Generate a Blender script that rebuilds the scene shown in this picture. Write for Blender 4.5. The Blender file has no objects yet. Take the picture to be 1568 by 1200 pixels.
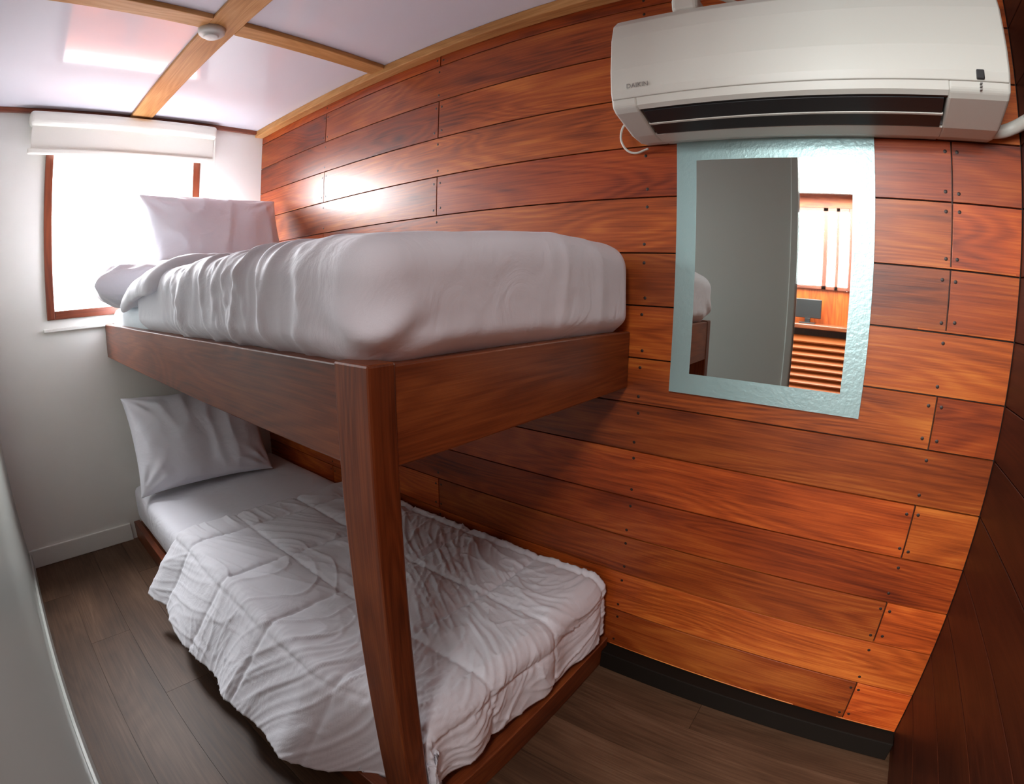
import bpy, bmesh, math, random
from mathutils import Matrix, Vector, noise, Euler
random.seed(7)
scene=bpy.context.scene
scene.view_settings.view_transform='Standard'
scene.view_settings.look='None'
scene.view_settings.exposure=0.92

# ------------------------------------------------------------------ camera
C=Vector((2.5218,-1.2057,1.1171));yaw,pit,rol=[math.radians(a) for a in(36.6229,-11.6896,0.8757)]
F=Vector((-math.sin(yaw)*math.cos(pit),math.cos(yaw)*math.cos(pit),math.sin(pit)))
R=Vector((math.cos(yaw),math.sin(yaw),0));U=R.cross(F)
R2=R*math.cos(rol)+U*math.sin(rol);U2=-R*math.sin(rol)+U*math.cos(rol)
cam=bpy.data.cameras.new('camera');co=bpy.data.objects.new('camera',cam);scene.collection.objects.link(co)
co.matrix_world=Matrix(((R2[0],U2[0],-F[0],C[0]),(R2[1],U2[1],-F[1],C[1]),(R2[2],U2[2],-F[2],C[2]),(0,0,0,1)))
cam.type='PANO';cam.sensor_width=36;cam.sensor_height=36*1680/2196;cam.sensor_fit='HORIZONTAL';cam.lens=18
cam.clip_start=.01
scene.camera=co
tgt=cam if hasattr(cam,'panorama_type') else getattr(cam,'cycles',None)
if tgt is not None:
    tgt.panorama_type='FISHEYE_LENS_POLYNOMIAL';tgt.fisheye_fov=math.radians(179)
    tgt.fisheye_polynomial_k0=0;tgt.fisheye_polynomial_k1=-0.055626;tgt.fisheye_polynomial_k2=0
    tgt.fisheye_polynomial_k3=7.143e-6;tgt.fisheye_polynomial_k4=0
else:
    cam.sensor_width=21.0;cam.sensor_height=21*1680/2196

# ------------------------------------------------------------------ materials
def newmat(n):
    m=bpy.data.materials.new(n);m.use_nodes=True
    return m,m.node_tree,m.node_tree.nodes['Principled BSDF']
def N(nt,t,**kw):
    n=nt.nodes.new(t)
    for k,v in kw.items(): setattr(n,k,v)
    return n
def ramp(nt,stops):
    r=N(nt,'ShaderNodeValToRGB');e=r.color_ramp.elements
    e[0].position=stops[0][0];e[0].color=(*stops[0][1],1)
    e[1].position=stops[-1][0];e[1].color=(*stops[-1][1],1)
    for p,c in stops[1:-1]:
        x=e.new(p);x.color=(*c,1)
    return r
def plain(n,col,rough=.5,metal=0,coat=0,bump=0,bscale=50,var=0.0,spec=.5):
    m,nt,b=newmat(n)
    b.inputs['Base Color'].default_value=(*col,1);b.inputs['Roughness'].default_value=rough
    b.inputs['Metallic'].default_value=metal;b.inputs['Coat Weight'].default_value=coat
    b.inputs['Specular IOR Level'].default_value=spec
    tc=N(nt,'ShaderNodeTexCoord')
    no=N(nt,'ShaderNodeTexNoise');no.inputs['Scale'].default_value=bscale;no.inputs['Detail'].default_value=4
    nt.links.new(tc.outputs['Object'],no.inputs['Vector'])
    if var:
        r=ramp(nt,[(.3,tuple(c*(1-var) for c in col)),(.7,tuple(min(1,c*(1+var)) for c in col))])
        n2=N(nt,'ShaderNodeTexNoise');n2.inputs['Scale'].default_value=3;n2.inputs['Detail'].default_value=5
        nt.links.new(tc.outputs['Object'],n2.inputs['Vector'])
        nt.links.new(n2.outputs['Fac'],r.inputs[0]);nt.links.new(r.outputs[0],b.inputs['Base Color'])
    if bump:
        bp=N(nt,'ShaderNodeBump');bp.inputs['Strength'].default_value=bump;bp.inputs['Distance'].default_value=.002
        nt.links.new(no.outputs['Fac'],bp.inputs['Height']);nt.links.new(bp.outputs[0],b.inputs['Normal'])
    return m
def wood(n,dark,mid,light,rough=.32,coat=.3,gs=1.0,line=.5,knot=.75,spec=.5):
    m,nt,b=newmat(n);L=nt.links.new
    uv=N(nt,'ShaderNodeUVMap');uv.uv_map='UVMap'
    mp=N(nt,'ShaderNodeMapping');mp.inputs['Scale'].default_value=(1.0*gs,7*gs,1)
    vo=N(nt,'ShaderNodeTexVoronoi');vo.inputs['Scale'].default_value=1.0
    mp4=N(nt,'ShaderNodeMapping');mp4.inputs['Scale'].default_value=(1.5,5.0,1);L(uv.outputs[0],mp4.inputs[0]);L(mp4.outputs[0],vo.inputs['Vector'])
    L(uv.outputs[0],mp.inputs[0])
    n1=N(nt,'ShaderNodeTexNoise');n1.inputs['Scale'].default_value=1.1;n1.inputs['Detail'].default_value=1.5;n1.inputs['Distortion'].default_value=.4
    L(mp.outputs[0],n1.inputs['Vector'])
    kb=N(nt,'ShaderNodeMapRange');kb.inputs['From Min'].default_value=0;kb.inputs['From Max'].default_value=.3;kb.inputs['To Min'].default_value=.12;kb.inputs['To Max'].default_value=0
    L(vo.outputs['Distance'],kb.inputs['Value'])
    ad=N(nt,'ShaderNodeMath',operation='ADD');L(n1.outputs['Fac'],ad.inputs[0]);L(kb.outputs[0],ad.inputs[1])
    mul=N(nt,'ShaderNodeMath',operation='MULTIPLY');mul.inputs[1].default_value=95
    L(ad.outputs[0],mul.inputs[0])
    sn=N(nt,'ShaderNodeMath',operation='SINE');L(mul.outputs[0],sn.inputs[0])
    mr=N(nt,'ShaderNodeMapRange');mr.inputs['From Min'].default_value=-1;L(sn.outputs[0],mr.inputs['Value'])
    mp2=N(nt,'ShaderNodeMapping');mp2.inputs['Scale'].default_value=(5*gs,190*gs,1);L(uv.outputs[0],mp2.inputs[0])
    n2=N(nt,'ShaderNodeTexNoise');n2.inputs['Scale'].default_value=1;n2.inputs['Detail'].default_value=5;n2.inputs['Roughness'].default_value=.65
    L(mp2.outputs[0],n2.inputs['Vector'])
    n3=N(nt,'ShaderNodeTexNoise');n3.inputs['Scale'].default_value=2.0;n3.inputs['Detail'].default_value=3
    mp3=N(nt,'ShaderNodeMapping');mp3.inputs['Scale'].default_value=(.9,3.2,1);L(uv.outputs[0],mp3.inputs[0]);L(mp3.outputs[0],n3.inputs['Vector'])
    a=N(nt,'ShaderNodeMath',operation='MULTIPLY');a.inputs[1].default_value=.2*line;L(mr.outputs[0],a.inputs[0])
    b2=N(nt,'ShaderNodeMath',operation='MULTIPLY_ADD');b2.inputs[1].default_value=.55;L(n2.outputs['Fac'],b2.inputs[0]);L(a.outputs[0],b2.inputs[2])
    c=N(nt,'ShaderNodeMath',operation='MULTIPLY_ADD');c.inputs[1].default_value=.80;L(n3.outputs['Fac'],c.inputs[0]);L(b2.outputs[0],c.inputs[2])
    r=ramp(nt,[(.49,dark),(.735,mid),(.99,light)]);L(c.outputs[0],r.inputs[0])
    at=N(nt,'ShaderNodeAttribute');at.attribute_name='tint'
    mx=N(nt,'ShaderNodeMix',data_type='RGBA',blend_type='MULTIPLY');mx.inputs[0].default_value=1
    L(r.outputs[0],mx.inputs[6]);L(at.outputs['Color'],mx.inputs[7])
    kr=ramp(nt,[(.02,(.12,.07,.05)),(.09,(1,1,1))]);L(vo.outputs['Distance'],kr.inputs[0])
    mk=N(nt,'ShaderNodeMix',data_type='RGBA',blend_type='MULTIPLY');mk.inputs[0].default_value=knot
    L(mx.outputs[2],mk.inputs[6]);L(kr.outputs[0],mk.inputs[7]);L(mk.outputs[2],b.inputs['Base Color'])
    b.inputs['Roughness'].default_value=rough;b.inputs['Coat Weight'].default_value=coat;b.inputs['Coat Roughness'].default_value=.22
    b.inputs['Specular IOR Level'].default_value=spec
    bp=N(nt,'ShaderNodeBump');bp.inputs['Strength'].default_value=.25;bp.inputs['Distance'].default_value=.001
    L(n2.outputs['Fac'],bp.inputs['Height']);L(bp.outputs[0],b.inputs['Normal'])
    return m
teak=wood('teak_planks',(.13,.017,.003),(.39,.069,.010),(.64,.172,.027),.38,.1,spec=.4)
bedwood=wood('bed_teak',(.072,.013,.004),(.19,.042,.011),(.33,.09,.023),.36,.15,spec=.45)
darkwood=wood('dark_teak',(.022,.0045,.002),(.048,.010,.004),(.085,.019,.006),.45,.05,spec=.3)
batten=wood('batten_pine',(.36,.15,.05),(.52,.25,.085),(.68,.37,.16),.5,0,spec=.2)
framew=wood('window_frame_wood',(.10,.02,.01),(.20,.045,.018),(.32,.08,.03),.4,.2)
floorm=wood('vinyl_floor',(.046,.022,.011),(.098,.050,.027),(.17,.096,.057),.5,0,.8,.3,.3,spec=.28)
orange=plain('louvre_wood',(.42,.10,.02),.4)
white=plain('white_paint',(.86,.84,.79),.55,bump=.3,bscale=25,var=.03)
frontm=plain('grey_gloss_wall',(.43,.45,.42),.32,coat=.2,bump=.1,bscale=8)
ceilm=plain('ceiling_gloss',(.73,.71,.77),.07,coat=0,spec=.4)
acm=plain('ac_plastic',(.62,.635,.58),.38)
acd=plain('ac_vent_dark',(.012,.013,.015),.4)
acg=plain('ac_grey',(.26,.26,.25),.4)
black=plain('black_baseboard',(.010,.007,.005),.7,spec=.12)
nailm=plain('nail_plug',(.02,.008,.004),.5)
blindm=plain('blind_fabric',(.84,.82,.74),.7,bump=.3,bscale=200)
mirm=plain('mirror_silver',(.78,.86,.82),.015,metal=1)
frost=plain('frosted_glass_border',(.33,.49,.49),.35,metal=.4,bump=.35,bscale=120,var=.06)
def cloth(n,col,bs=1.0):
    m,nt,b=newmat(n);L=nt.links.new
    b.inputs['Base Color'].default_value=(*col,1);b.inputs['Roughness'].default_value=.75
    b.inputs['Sheen Weight'].default_value=.15
    tc=N(nt,'ShaderNodeTexCoord')
    n1=N(nt,'ShaderNodeTexNoise');n1.inputs['Scale'].default_value=7;n1.inputs['Detail'].default_value=5;n1.inputs['Distortion'].default_value=1.2
    n2=N(nt,'ShaderNodeTexNoise');n2.inputs['Scale'].default_value=700
    L(tc.outputs['Object'],n1.inputs['Vector']);L(tc.outputs['Object'],n2.inputs['Vector'])
    b1=N(nt,'ShaderNodeBump');b1.inputs['Strength'].default_value=.4*bs;b1.inputs['Distance'].default_value=.02
    b2=N(nt,'ShaderNodeBump');b2.inputs['Strength'].default_value=.15;b2.inputs['Distance'].default_value=.001
    L(n1.outputs['Fac'],b1.inputs['Height']);L(n2.outputs['Fac'],b2.inputs['Height']);L(b1.outputs[0],b2.inputs['Normal']);L(b2.outputs[0],b.inputs['Normal'])
    return m
sheet=cloth('white_cotton',(.86,.86,.93),.8)
sheetb=cloth('mattress_sheet',(.74,.84,.90),.5)
puff=cloth('comforter_cotton',(.83,.83,.89),.7)

# ------------------------------------------------------------------ mesh builder
class MB:
    def __init__(s): s.v=[];s.f=[];s.uv=[];s.t=[];s.m=[];s.sm=[]
    def box(s,a,b,mat=0,tint=(1,1,1),axis=None):
        a=list(a);b=list(b)
        for i in range(3):
            if a[i]>b[i]:a[i],b[i]=b[i],a[i]
        o=len(s.v)
        s.v+=[(x,y,z) for x in(a[0],b[0]) for y in(a[1],b[1]) for z in(a[2],b[2])]
        d=[b[i]-a[i] for i in range(3)]
        if axis is None: axis=d.index(max(d))
        ru,rv=random.uniform(0,50),random.uniform(0,50)
        oth=[i for i in range(3) if i!=axis]
        for f,nax in(((0,1,3,2),0),((4,6,7,5),0),((0,4,5,1),1),((2,3,7,6),1),((0,2,6,4),2),((1,5,7,3),2)):
            s.f.append([o+i for i in f]);s.m.append(mat);s.t.append(tint);s.sm.append(False)
            for i in f:
                p=s.v[o+i]
                if nax==axis: s.uv.append((p[oth[0]]*.3+ru,p[oth[1]]+rv))
                else:
                    w=[k for k in oth if k!=nax][0];s.uv.append((p[axis]+ru,p[w]+p[nax]*.5+rv))
    def disc(s,c,r,nrm,mat=1,h=.0015,seg=10):
        n=Vector(nrm);q=n.to_track_quat('Z','Y');o=len(s.v)
        for i in range(seg):
            a=2*math.pi*i/seg;s.v.append(tuple(Vector(c)+q@Vector((r*math.cos(a),r*math.sin(a),0))))
        s.v.append(tuple(Vector(c)+n*h))
        for i in range(seg):
            s.f.append([o+i,o+(i+1)%seg,o+seg]);s.m.append(mat);s.t.append((1,1,1));s.sm.append(True);s.uv+=[(0,0)]*3
    def make(s,name,mats,parent=None,bevel=0,seg=2):
        me=bpy.data.meshes.new(name);me.from_pydata(s.v,[],s.f)
        for m in mats:me.materials.append(m)
        u=me.uv_layers.new(name='UVMap')
        for i,c in enumerate(s.uv):u.data[i].uv=c
        at=me.attributes.new('tint','FLOAT_COLOR','CORNER')
        k=0
        for p in me.polygons:
            p.material_index=s.m[p.index];p.use_smooth=s.sm[p.index]
            for l in p.loop_indices: at.data[l].color=(*s.t[p.index],1)
        ob=bpy.data.objects.new(name,me);scene.collection.objects.link(ob)
        if parent:ob.parent=parent
        if bevel:
            md=ob.modifiers.new('bevel','BEVEL');md.width=bevel;md.segments=seg;md.limit_method='ANGLE'
        return ob
def boxo(name,a,b,mat,parent=None,bevel=0,axis=None,seg=2):
    m=MB();m.box(a,b,axis=axis);return m.make(name,[mat],parent,bevel,seg)
def empty(name,loc=(0,0,0)):
    e=bpy.data.objects.new(name,None);scene.collection.objects.link(e);e.location=(0,0,0);e.empty_display_size=.1;return e
def tube(name,pts,r,mat,parent=None,cyc=False):
    cu=bpy.data.curves.new(name,'CURVE');cu.dimensions='3D';cu.bevel_depth=r;cu.bevel_resolution=4;cu.resolution_u=10;cu.use_fill_caps=True
    sp=cu.splines.new('BEZIER');sp.bezier_points.add(len(pts)-1)
    for p,q in zip(sp.bezier_points,pts): p.co=q;p.handle_left_type=p.handle_right_type='AUTO'
    cu.materials.append(mat);ob=bpy.data.objects.new(name,cu);scene.collection.objects.link(ob)
    if parent:ob.parent=parent
    return ob

H=1.9475;XR=2.895;W=-1.341;B=-.812;L=2.0
# ------------------------------------------------------------------ wood wall
m=MB()
m.box((-.05,.012,0),(XR+.05,.06,H+.05),mat=1)
seams=[.065,.199,.331,.450,.569,.702,.83,.948,1.081,1.213,1.353,1.485,1.618,1.75,1.88,1.96]
cols=[.62,1.305,2.03,2.74]
for i in range(len(seams)-1):
    z0,z1=seams[i],seams[i+1]
    js=[cols[3],cols[1]] if i%2==0 else [cols[0]]
    if i in(9,): js=[cols[0],cols[3]]
    xs=[0]+sorted(js)+[XR]
    for a,b in zip(xs[:-1],xs[1:]):
        t=random.uniform(.60,1.18);h=random.uniform(.85,1.22)
        m.box((a+.0017,0,z0+.0017),(b-.0017,.013,z1-.0017),0,(t,t*h,t*h),0)
        if random.random()<.35:   # pale sapwood streak along a board edge
            xa=random.uniform(a,b-.3);xb=min(b-.01,xa+random.uniform(.2,.6))
            m.box((xa,-.0004,z0+.002),(xb,.002,z0+.0055),0,(1.4,1.9,2.2),0)
    for c in cols:
        joint=c in js
        for dx in ((-.014,.014) if joint else (0,)):
            for zz in (z0+.022,z1-.022):
                m.disc((c+dx+random.uniform(-.004,.004),-.0002,zz+random.uniform(-.003,.003)),.0042,(0,-1,0),1)
m.make('wall_back',[teak,nailm],bevel=.0005,seg=1)
boxo('baseboard_back',(L+.012,-.045,0),(XR,.012,.062),black,bevel=.003)
# ------------------------------------------------------------------ window wall
wy0,wy1,wz0,wz1=-1.066,-.338,1.055,1.80
m=MB()
m.box((-.06,W-.06,0),(0,wy0,H+.05));m.box((-.06,wy1,0),(0,.06,H+.05))
m.box((-.06,wy0,0),(0,wy1,wz0));m.box((-.06,wy0,wz1),(0,wy1,H+.05))
m.make('wall_left',[white])
w=empty('window_1')
t=.036
boxo('frame_left',(-.055,wy0,wz0),(.012,wy0+t,wz1),framew,w,.003)
boxo('frame_right',(-.055,wy1-t,wz0),(.012,wy1,wz1),framew,w,.003)
boxo('frame_bottom',(-.055,wy0+t,wz0),(.012,wy1-t,wz0+t),framew,w,.003)
boxo('frame_top',(-.055,wy0+t,wz1-t),(.012,wy1-t,wz1),framew,w,.003)
boxo('trim_1',(0,wy0-.02,wz0-.05),(.018,wy1+.02,wz0-.035),white,bevel=.003)
boxo('baseboard_left',(0,W,0),(.012,B-.02,.085),white,bevel=.003)
rb=empty('roller_blind')
boxo('cassette',(.004,-1.15,1.862),(.07,-.275,1.925),blindm,rb,.02,seg=4)
boxo('fabric',(.045,-1.135,1.76),(.049,-.29,1.87),blindm,rb)
boxo('bottom_bar',(.035,-1.15,1.742),(.06,-.28,1.765),blindm,rb,.006,seg=3)
tube('chain',[(.06,-.285,1.9),(.062,-.284,1.7),(.06,-.283,1.5),(.058,-.285,1.7),(.055,-.287,1.9)],.0015,blindm,rb)
# wooden bulwark of the side deck outside, seen as a reflection in the glossy ceiling
m=MB()
for i in range(5):
    m.box((-1.40,-1.6,.45+i*.115),(-1.36,.2,.56+i*.115),0,(1.3,1.3,1.3),1)
for k in range(4):
    m.box((-1.36,-1.5+k*.5,0),(-1.31,-1.44+k*.5,1.02),0,(.7,.7,.7))
m.box((-1.44,-1.6,1.02),(-1.30,.2,1.045),0,(1.3,1.3,1.3),1)
m.box((-1.44,-1.7,-.02),(-.1,.3,0),0,(.9,.9,.9),1)
m.make('deck_bulwark',[teak],bevel=.003)
# ------------------------------------------------------------------ other walls
dx0=2.27
m=MB()
m.box((-.06,W-.05,0),(dx0,W,H+.05));m.box((dx0,W-.05,1.86),(XR+.05,W,H+.05))
m.make('wall_front',[frontm])
boxo('baseboard_front',(0.012,W,0),(dx0-.06,W+.01,.07),frontm,bevel=.002)
d=empty('door_1')
boxo('jamb_left',(dx0-.035,W-.06,0),(dx0,W+.008,1.86),frontm,d,.004)
boxo('jamb_top',(dx0,W-.07,1.84),(XR,W+.012,1.90),framew,d,.004)
m=MB()
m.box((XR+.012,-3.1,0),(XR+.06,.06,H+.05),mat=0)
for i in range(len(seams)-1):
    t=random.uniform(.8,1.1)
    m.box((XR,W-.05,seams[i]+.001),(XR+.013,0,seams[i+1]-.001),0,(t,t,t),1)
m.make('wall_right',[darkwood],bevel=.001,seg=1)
# floor
m=MB()
m.box((-.06,-3.1,-.06),(XR+.06,.06,-.004),0,(.2,.2,.2))
y=.0;r=0
while y>-3.1:
    x=-.05-(r%3)*.4
    while x<XR+.06:
        a=max(x,-.05);b=min(x+1.2,XR+.05)
        if b>a+.01:
            t=random.uniform(.8,1.1);m.box((a+.0005,y-.15+.0005,-.005),(b-.0005,y-.0005,0),0,(t,t,t),0)
        x+=1.2
    y-=.15;r+=1
m.make('floor',[floorm])
boxo('ceiling',(-.06,-3.1,H),(XR+.06,.06,H+.05),ceilm)
# ceiling battens
boxo('trim_2',(.02,-.70,H-.014),(XR,-.60,H),batten,bevel=.003)
m=MB();m.box((.985,W,H-.016),(1.06,-.70,H));m.box((.985,-.60,H-.016),(1.06,-.045,H));m.box((2.1,W,H-.014),(2.17,-.70,H));m.box((2.1,-.60,H-.014),(2.17,-.045,H))
m.make('trim_3',[batten],bevel=.003)
boxo('trim_4',(.0,-.045,H-.032),(XR,0,H),batten,bevel=.004)
boxo('trim_5',(0,W,H-.02),(.022,-.045,H),framew,bevel=.003)
# smoke detector
def lathe(name,prof,seg,mat,parent=None,mtx=None):
    vs=[];fs=[]
    for r_,z_ in prof:
        for i in range(seg):
            a=2*math.pi*i/seg;vs.append((r_*math.cos(a),r_*math.sin(a),z_))
    n=len(prof)
    for j in range(n-1):
        for i in range(seg):
            fs.append((j*seg+i,j*seg+(i+1)%seg,(j+1)*seg+(i+1)%seg,(j+1)*seg+i))
    me=bpy.data.meshes.new(name);me.from_pydata(vs,[],fs);me.materials.append(mat)
    for p in me.polygons:p.use_smooth=True
    ob=bpy.data.objects.new(name,me);scene.collection.objects.link(ob)
    if mtx:ob.matrix_world=mtx
    if parent:ob.parent=parent
    return ob
lathe('smoke_detector',[(0.001,-.03),(.02,-.03),(.024,-.027),(.025,-.022),(.036,-.020),(.042,-.014),(.044,0),(.001,0)],32,plain('detector_plastic',(.66,.64,.60),.4),mtx=Matrix.Translation((.985,-.675,H-.012)))

# ------------------------------------------------------------------ bunk bed
bed=empty('bunk_bed')
zt,zb=1.014,.869
boxo('side_rail',(0.005,B+.004,zb),(L-.075,B+.034,zt),bedwood,bed,.003)
boxo('end_rail',(L-.032,B+.045,zb),(L-.002,-.002,zt),bedwood,bed,.003)
boxo('post',(L-.08,B,0),(L,B+.048,zt+.004),bedwood,bed,.004)
boxo('deck',(0.005,B+.034,zb+.06),(L-.032,-.005,zb+.08),bedwood,bed)
for i in range(4):
    boxo('slat_%d'%i,(.3+i*.45,B+.034,zb+.02),(.36+i*.45,-.005,zb+.06),bedwood,bed)
m=MB()
m.box((0.005,B+.0,0),(L-.08,B+.03,.088));m.box((L-.022,B+.05,0),(L+.010,-.002,.088));m.box((.01,B+.03,.06),(L-.022,-.002,.08))
m.make('lower_base',[bedwood],bed,.003)

# rounded boxes -----------------------------------------------------
def rbox(name,a,b,rad,n,mat,disp=None,parent=None,lv=1):
    """rounded box with cell size n, displaced by disp(p,normal)->offset"""
    a=Vector(a);b=Vector(b);c=(a+b)/2;h=(b-a)/2
    bm=bmesh.new()
    cnt=[max(2,int(round((b[i]-a[i])/n))) for i in range(3)]
    vd={}
    def V(i,j,k):
        q=(i,j,k)
        if q not in vd:
            p=Vector([-h[t]+2*h[t]*q[t]/cnt[t] for t in range(3)])
            rr=[min(rad,h[t]) for t in range(3)]
            inn=Vector([max(-(h[t]-rr[t]),min(h[t]-rr[t],p[t])) for t in range(3)])
            dd=p-inn;
            if dd.length>1e-9:
                u=Vector([dd[t]/rr[t] for t in range(3)]);u.normalize()
                p=inn+Vector([u[t]*rr[t] for t in range(3)])
            vd[q]=bm.verts.new(p+c)
        return vd[q]
    X,Y,Z=cnt
    for i in range(X):
        for j in range(Y):
            bm.faces.new((V(i,j,0),V(i,j+1,0),V(i+1,j+1,0),V(i+1,j,0)));bm.faces.new((V(i,j,Z),V(i+1,j,Z),V(i+1,j+1,Z),V(i,j+1,Z)))
    for i in range(X):
        for k in range(Z):
            bm.faces.new((V(i,0,k),V(i+1,0,k),V(i+1,0,k+1),V(i,0,k+1)));bm.faces.new((V(i,Y,k),V(i,Y,k+1),V(i+1,Y,k+1),V(i+1,Y,k)))
    for j in range(Y):
        for k in range(Z):
            bm.faces.new((V(0,j,k),V(0,j,k+1),V(0,j+1,k+1),V(0,j+1,k)));bm.faces.new((V(X,j,k),V(X,j+1,k),V(X,j+1,k+1),V(X,j,k+1)))
    bm.normal_update()
    if disp:
        new=[(v,v.co+disp(v.co.copy(),v.normal.copy())) for v in bm.verts]
        for v,q in new:v.co=q
    me=bpy.data.meshes.new(name);bm.to_mesh(me);bm.free();me.materials.append(mat)
    for p in me.polygons:p.use_smooth=True
    ob=bpy.data.objects.new(name,me);scene.collection.objects.link(ob)
    if parent:ob.parent=parent
    if lv:
        s=ob.modifiers.new('s','SUBSURF');s.levels=lv;s.render_levels=lv
    return ob
def fb(p,s,o=0,oct=3):
    return noise.fractal((p[0]*s[0]+o,p[1]*s[1]+o*.7,p[2]*s[2]-o),1.0,2.0,oct)
def rdg(p,s,o=0):
    v=noise.noise((p[0]*s[0]+o,p[1]*s[1]+o*.7,p[2]*s[2]-o));return 1-min(1,abs(v)*2.6)
def sst(a,b,x):
    x=max(0,min(1,(x-a)/(b-a)));return x*x*(3-2*x)
# mattresses
rbox('upper_mattress',(.012,B+.036,zb+.081),(L-.035,-.006,1.085),.03,.05,sheetb,parent=bed)
def lmd(p,n):
    o=n*.004*fb(p,(3,3,8),3)
    if p.y<-.6:o.y+=.035*sst(1.45,1.8,p.x)
    return o
rbox('lower_mattress',(.014,B+.02,.089),(L-.03,-.006,.275),.03,.05,sheet,lmd,parent=bed)

# upper duvet
def dup(p,n):
    o=Vector((0,0,0))
    o+=n*.005*fb(p,(2.0,2.5,3),15,2)
    up=sst(1.0,1.05,p.z)
    o.y-=.040*up*sst(-.55,-.76,p.y)
    o.x+=.042*up*sst(1.75,1.95,p.x)
    front=sst(-.56,-.72,p.y)
    # pleats on the aisle side, running from the lower hem up over the edge
    wv=.02*fb(p,(3,3,3),2)
    pl=rdg((p.x+.25*(1.2-p.z)+wv,p.y,p.z),(8,.5,1.2),2.2)**4
    pl2=rdg((p.x-.35*(1.2-p.z)+wv,p.y,p.z),(14,.5,1.5),9.2)**5
    pl3=rdg((p.x+.1*(1.2-p.z)+wv,p.y,p.z),(24,.6,3),19.2)**3
    env=sst(1.0,1.25,p.x)*(1-sst(1.74,1.92,p.x))
    o+=n*((.018*(pl-.2)+.012*pl2+.004*pl3)*front*env)
    # broad soft creases across the top
    o+=n*.006*rdg((p.x+p.y*.4,p.y,0),(4,1.2,1),31)**4*sst(1.15,1.2,p.z)
    # gathered corner : thin creases fanning upward from the tucked corner
    dx=(p.x-1.966);dy=(p.y+.775);lat=(dx-dy);up_=(p.z-1.01)
    rr=math.hypot(lat,up_)
    if rr<.2 and up_>0 and p.x>1.75 and p.y<-.55:
        ang=math.atan2(lat,up_)
        am=.0065*sst(.01,.05,rr)*(1-sst(.07,.16,rr))
        o+=n*am*(math.sin(ang*8+.6)-.1)
    tz=sst(1.03,1.20,p.z)
    o.z+=tz*(.008*math.sin(min(1,max(0,(p.x-.7)/1.3))*math.pi)-.05*max(0,(1.0-p.x)/.35)-.024*sst(-.45,-.8,p.y)+.016*sst(1.5,1.95,p.x)*sst(-.6,-.25,p.y))
    ef=sst(1.85,1.95,p.x)
    o+=n*(.004*(rdg(p,(1,6,1.5),8)**4-.2)*ef)
    return o
rbox('duvet',(.70,B+.037,.958),(1.966,-.012,1.212),.062,.0115,sheet,dup)
# folded-back band of the duvet
def dfl(p,n):
    o=n*.006*fb(p,(4,3,5),9)
    s=max(0,min(1,(.98-p.x)/.35))
    o.z-=.07*s*s
    f=max(0,(-.70-p.y)/.15)
    o.z-=.06*min(1.3,f)**2;o.x-=.05*f
    o.x-=.12*max(0,(p.y+.6)/.6)
    o+=n*.006*rdg(p,(4,11,4),3)**3
    return o
fl=rbox('folded_band',(.66,B-.04,1.165),(1.06,-.03,1.228),.03,.016,sheet,dfl)
fl.parent=bpy.data.objects['duvet']

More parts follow.
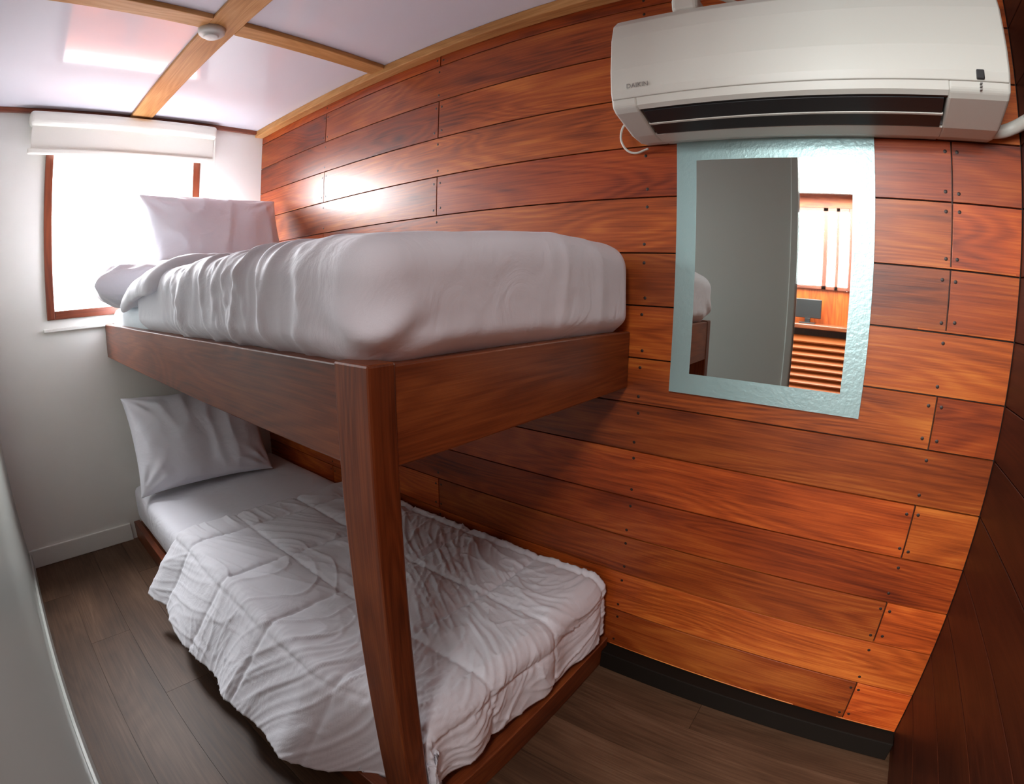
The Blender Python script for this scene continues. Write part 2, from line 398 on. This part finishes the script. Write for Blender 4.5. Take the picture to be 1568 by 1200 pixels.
# lower comforter
def comforter():
    x0=.80;top=.315
    xe=1.952;ye=.735;rr=.042
    Ls,Lt=1.365,.99;ns,ntt=300,216
    bm=bmesh.new();g=[]
    def bend(e,fl):
        if e<=0:return 0,0
        a=min(e/rr,math.pi/2*(1-fl))
        o=rr*math.sin(a);d=rr*(1-math.cos(a))
        rest=e-a*rr
        if rest>0:o+=rest*math.cos(a);d+=rest*math.sin(a)
        return o,d
    for i in range(ns+1):
        row=[]
        s=Ls*i/ns
        for j in range(ntt+1):
            t=Lt*j/ntt
            sx=s+x0-.08*max(0,(t-.5))+.01*math.sin(t*9)
            ex=max(0,sx-xe);ey=max(0,t-ye)
            x=min(sx,xe);y=-.03-min(t,ye);z=top
            ox,dx=bend(ex,.02)
            k=1-sst(1.66,1.90,x)
            oy,dy=bend(ey,.05+.36*k)
            x+=ox;y-=oy
            y+=(1-k)*.062*min(1,max(0,t-.55)/.2)
            z-=max(dx,dy)+.15*min(dx,dy)
            qs=abs(((s+.02)/.28)%1-.5)*.28;qt=abs(((t+.10)/.25)%1-.5)*.25
            groove=math.exp(-(qs/.007)**2)+math.exp(-(qt/.007)**2)
            q=(1-math.exp(-(qs/.03)))*(1-math.exp(-(qt/.03)))
            th=1.2*noise.noise((s*1.5+3,t*1.5,5.5))+.35
            a=s*math.cos(th)+t*math.sin(th);b=-s*math.sin(th)+t*math.cos(th)
            a2=s*math.cos(th+1.3)+t*math.sin(th+1.3);b2=-s*math.sin(th+1.3)+t*math.cos(th+1.3)
            w=.0048*rdg((a,b,0),(3.0,10,1),3)**5
            w+=.0045*rdg((a2,b2,2),(4.0,14,1),33)**6
            w+=.0028*rdg((a,b,1),(6,22,1),13)**4
            w+=.004*fb((s,t,0),(3,3,1),21)
            w+=.0022*rdg((s,t,4),(38,5,1),41)**2*math.exp(-(qt/.03))
            w+=.0022*rdg((s,t,7),(5,38,1),47)**2*math.exp(-(qs/.03))
            hgt=.010*q-.004*groove+w
            fy=sst(0,.06,ey) if dy>=dx else 0
            fx=sst(0,.06,ex) if dx>dy else 0
            wave=.012*math.sin(s*20+1+2*noise.noise((s*3,0,0)))*min(1,ey/.15)*k
            y-=fy*(hgt*.8+wave)
            x+=fx*(hgt*.8+.008*math.sin(t*24+2*noise.noise((t*4,2,0)))*min(1,ex/.12))
            z+=hgt*(1-max(fx,fy))
            if ex>.2:z+=.012*noise.noise((t*6,1,1))
            z=max(z,.094)
            row.append(bm.verts.new((x,y,z)))
        g.append(row)
    for i in range(ns):
        for j in range(ntt): bm.faces.new((g[i][j],g[i][j+1],g[i+1][j+1],g[i+1][j]))
    me=bpy.data.meshes.new('comforter');bm.to_mesh(me);bm.free();me.materials.append(puff)
    for p in me.polygons:p.use_smooth=True
    ob=bpy.data.objects.new('comforter',me);scene.collection.objects.link(ob)
    md=ob.modifiers.new('sol','SOLIDIFY');md.thickness=.018;md.offset=-1
    return ob
comforter()

# pillows
def pillow(name,w,h,t,mtx,seed,mat=sheet,ex=.62):
    n=44;bm=bmesh.new()
    lay={}
    for sgn in(1,-1):
        for i in range(n+1):
            for j in range(n+1):
                u=-1+2*i/n;v=-1+2*j/n
                e=(i in(0,n) or j in(0,n))
                if e and sgn==-1: lay[(-1,i,j)]=lay[(1,i,j)];continue
                bx=u*w/2*(1-.07*(1-abs(v)**2.5));by=v*h/2*(1-.09*(1-abs(u)**2.5))
                th=((1-abs(u)**3.2)*(1-abs(v)**3.2))**ex
                z=sgn*t/2*th
                p=(u*w/2,v*h/2,sgn*.3)
                z+=sgn*th*.02*fb(p,(3,3,1),seed)
                z+=sgn*.010*(rdg(p,(6,3,1),seed+4)**3)*min(1,th*1.5)
                cu=math.atan2((1-abs(v)),(1-abs(u)));rc=math.hypot(1-abs(u),1-abs(v))
                z+=sgn*.007*math.sin(cu*14+seed)*math.exp(-((rc-.35)/.22)**2)
                lay[(sgn,i,j)]=bm.verts.new(mtx@Vector((bx,by,z)))
    for sgn in(1,-1):
        for i in range(n):
            for j in range(n):
                q=[lay[(sgn,i,j)],lay[(sgn,i+1,j)],lay[(sgn,i+1,j+1)],lay[(sgn,i,j+1)]]
                if sgn<0:q.reverse()
                bm.faces.new(q)
    me=bpy.data.meshes.new(name);bm.to_mesh(me);bm.free();me.materials.append(mat)
    for p in me.polygons:p.use_smooth=True
    ob=bpy.data.objects.new(name,me);scene.collection.objects.link(ob)
    s=ob.modifiers.new('s','SUBSURF');s.levels=1;s.render_levels=1
    return ob
def frame(center,uax,vax):
    u=Vector(uax).normalized();v=Vector(vax);v=(v-u*v.dot(u)).normalized();w_=u.cross(v)
    return Matrix(((u[0],v[0],w_[0],center[0]),(u[1],v[1],w_[1],center[1]),(u[2],v[2],w_[2],center[2]),(0,0,0,1)))
pillow('pillow',.66,.44,.15,frame((.33,-.365,1.345),(0,1,0),(-.45,0,1)),1,ex=.55)
pillow('pillow.001',.62,.42,.17,frame((.36,-.595,1.175),(.12,1,.02),(-1,0,0)),7,ex=.36)
pillow('pillow.002',.66,.46,.17,frame((.20,-.47,.485),(0.05,1,-.02),(-.55,0,1)),13,ex=.52)

# ------------------------------------------------------------------ mirror
mr=empty('wall_mirror')
mx0,mx1,mz0,mz1=2.115,2.571,.877,1.485;bw=.049
boxo('glass',(mx0+bw,-.0125,mz0+bw),(mx1-bw,-.006,mz1-bw),mirm,mr)
m=MB()
m.box((mx0,-.012,mz0),(mx0+bw,-.004,mz1));m.box((mx1-bw,-.012,mz0),(mx1,-.004,mz1))
m.box((mx0+bw,-.012,mz0),(mx1-bw,-.004,mz0+bw));m.box((mx0+bw,-.012,mz1-bw),(mx1-bw,-.004,mz1))
m.make('frosted_border',[frost],mr)
boxo('backing',(mx0+.01,-.004,mz0+.01),(mx1-.01,-.0006,mz1-.01),black,mr)

# ------------------------------------------------------------------ air conditioner
ac=empty('air_conditioner')
ax0,ax1=2.035,2.822
def extr(name,prof,x0,x1,mat,parent,bev=.004,smooth=True):
    n=len(prof);vs=[(x0,y,z) for y,z in prof]+[(x1,y,z) for y,z in prof]
    fs=[tuple(range(n)),tuple(reversed(range(n,2*n)))]+[(i,i+n,(i+1)%n+n,(i+1)%n) for i in range(n)]
    me=bpy.data.meshes.new(name);me.from_pydata(vs,[],fs);me.materials.append(mat)
    bm=bmesh.new();bm.from_mesh(me);bmesh.ops.recalc_face_normals(bm,faces=bm.faces);bm.to_mesh(me);bm.free()
    ob=bpy.data.objects.new(name,me);scene.collection.objects.link(ob);ob.parent=parent
    if bev:
        md=ob.modifiers.new('b','BEVEL');md.width=bev;md.segments=3;md.limit_method='ANGLE';md.angle_limit=math.radians(25)
    return ob
body=[(-.002,1.485),(-.002,1.745),(-.14,1.745),(-.175,1.738),(-.198,1.715),(-.208,1.68),(-.215,1.60),(-.214,1.55),(-.205,1.517),(-.19,1.507),(-.10,1.480),(-.05,1.477)]
vent=body[:9]+[(-.195,1.510),(-.17,1.545),(-.11,1.53),(-.10,1.480),(-.05,1.477)]
vx0,vx1=2.095,2.705
extr('body_left',body,ax0,vx0,acm,ac,.006)
extr('body_right',body,vx1,ax1,acm,ac,.006)
extr('body_middle',vent,vx0-.001,vx1+.001,acm,ac,0)
extr('front_panel',[(-.138,1.748),(-.178,1.741),(-.201,1.718),(-.2115,1.68),(-.2185,1.60),(-.2175,1.55),(-.213,1.533),(-.205,1.533),(-.195,1.68),(-.14,1.73)],ax0+.004,ax1-.004,acm,ac,.002)
extr('vent_cavity',[(-.168,1.5445),(-.112,1.5285),(-.103,1.484),(-.108,1.484),(-.116,1.523),(-.166,1.538)],vx0,vx1,acd,ac,0)
extr('vent_cavity_top',[(-.193,1.511),(-.169,1.545),(-.166,1.539),(-.188,1.509)],vx0,vx1,acd,ac,0)
extr('louver_1',[(-.188,1.507),(-.150,1.492),(-.149,1.495),(-.187,1.511)],vx0+.006,vx1-.006,acd,ac,.0008)
extr('louver_2',[(-.146,1.491),(-.106,1.479),(-.105,1.482),(-.145,1.494)],vx0+.006,vx1-.006,acd,ac,.0008)
extr('louver_edge',[(-.150,1.4905),(-.144,1.489),(-.144,1.493),(-.150,1.4945)],vx0+.004,vx1-.004,acm,ac,.0008)
for i in range(9):
    xx=vx0+.04+i*.066
    extr('fin_%d'%i,[(-.165,1.515),(-.13,1.50),(-.12,1.525),(-.16,1.538)],xx,xx+.003,acg,ac,0)
boxo('display_window',(2.757,-.2195,1.535),(2.772,-.210,1.553),acd,ac,.002)
for i in range(3): boxo('led_%d'%i,(2.763,-.2175+.0025*i,1.527-.005*i),(2.767,-.20,1.529-.005*i),acg,ac)
fc=bpy.data.curves.new('brand_label','FONT');fc.body='DAIKIN';fc.size=.015;fc.extrude=.0003;fc.materials.append(acg)
fo=bpy.data.objects.new('brand_label',fc);scene.collection.objects.link(fo);fo.location=(2.075,-.2188,1.553);fo.rotation_euler=(math.radians(90),0,0);fo.parent=ac
tube('power_cord',[(2.04,-.10,1.56),(2.02,-.03,1.575),(1.985,-.012,1.555),(1.967,-.01,1.53),(1.972,-.012,1.49),(1.998,-.01,1.468),(2.04,-.01,1.475)],.0028,acm,ac)
tube('drain_pipe',[(2.80,-.03,1.50),(2.84,-.035,1.50),(2.87,-.04,1.51),(2.893,-.06,1.52)],.014,acm,ac)
boxo('cable_clamp',(2.165,-.17,1.745),(2.225,-.10,1.785),acm,ac,.01,seg=3)
tube('cable',[(2.19,-.13,1.785),(2.24,-.12,1.80),(2.30,-.08,1.79),(2.36,-.03,1.78)],.006,acm,ac)

# ------------------------------------------------------------------ corridor seen in the mirror
m=MB()
yb=-3.0
m.box((1.0,yb-.05,0),(1.92,yb,H));m.box((1.92,yb-.05,0),(2.52,yb,1.22));m.box((1.92,yb-.05,1.84),(2.52,yb,H));m.box((2.52,yb-.05,0),(XR,yb,H))
m.make('wall_corridor_far',[teak])
boxo('wall_corridor_side',(1.0,-3.0,0),(1.05,W-.05,H),teak)
w2=empty('window_2')
for nm,xa,xb in(('a',1.92,1.95),('b',2.30,2.34),('c',2.40,2.43),('d',2.50,2.53)):
    boxo('frame_'+nm,(xa,yb-.04,1.22),(xb,yb+.02,1.84),framew,w2,.003)
boxo('frame_e',(1.95,yb-.04,1.22),(2.50,yb+.02,1.25),framew,w2,.003);boxo('frame_f',(1.95,yb-.04,1.81),(2.50,yb+.02,1.84),framew,w2,.003)
cab=empty('louvered_cabinet')
boxo('top',(2.0,yb+.004,.93),(XR-.02,yb+.34,.96),bedwood,cab,.004)
boxo('side_a',(2.0,yb+.004,0),(2.03,yb+.32,.93),bedwood,cab,.003);boxo('side_b',(XR-.05,yb+.004,0),(XR-.02,yb+.32,.93),bedwood,cab,.003)
for i in range(16):
    z=.12+i*.05
    extr('slat_%d'%i,[(yb+.27,z),(yb+.315,z-.04),(yb+.32,z-.03),(yb+.275,z+.01)],2.03,XR-.05,orange,cab,0)
boxo('back',(2.03,yb+.2,0),(XR-.05,yb+.21,.93),darkwood,cab)
mo=empty('monitor')
boxo('screen',(2.12,yb+.10,1.0),(2.32,yb+.12,1.14),acd,mo,.004);boxo('stand',(2.20,yb+.10,.966),(2.24,yb+.13,1.0),acd,mo,.002);boxo('foot',(2.16,yb+.06,.961),(2.28,yb+.17,.968),acd,mo,.002)

# ------------------------------------------------------------------ lights
def area(name,loc,rot,sx,sy,e,col=(1,1,1)):
    l=bpy.data.lights.new(name,'AREA');l.shape='RECTANGLE';l.size=sx;l.size_y=sy;l.energy=e;l.color=col
    o=bpy.data.objects.new(name,l);scene.collection.objects.link(o);o.location=loc;o.rotation_euler=rot;return o
area('window_daylight',(-.50,-.70,2.0),(0,math.radians(-58),0),.9,1.2,130,(.97,.98,1))
area('corridor_ceiling_fill',(2.3,-2.2,H-.03),(0,0,0),.9,1.2,60,(1,.98,.96))  # panel added under the corridor ceiling to light the cabin through the doorway
area('corridor_window_daylight',(2.2,yb-.2,1.52),(math.radians(90),0,0),.8,.8,40,(.90,.98,1))
wd=bpy.data.worlds.new('w');scene.world=wd;wd.use_nodes=True
bg=wd.node_tree.nodes['Background'];bg.inputs[0].default_value=(.92,.96,1,1);bg.inputs[1].default_value=5.0
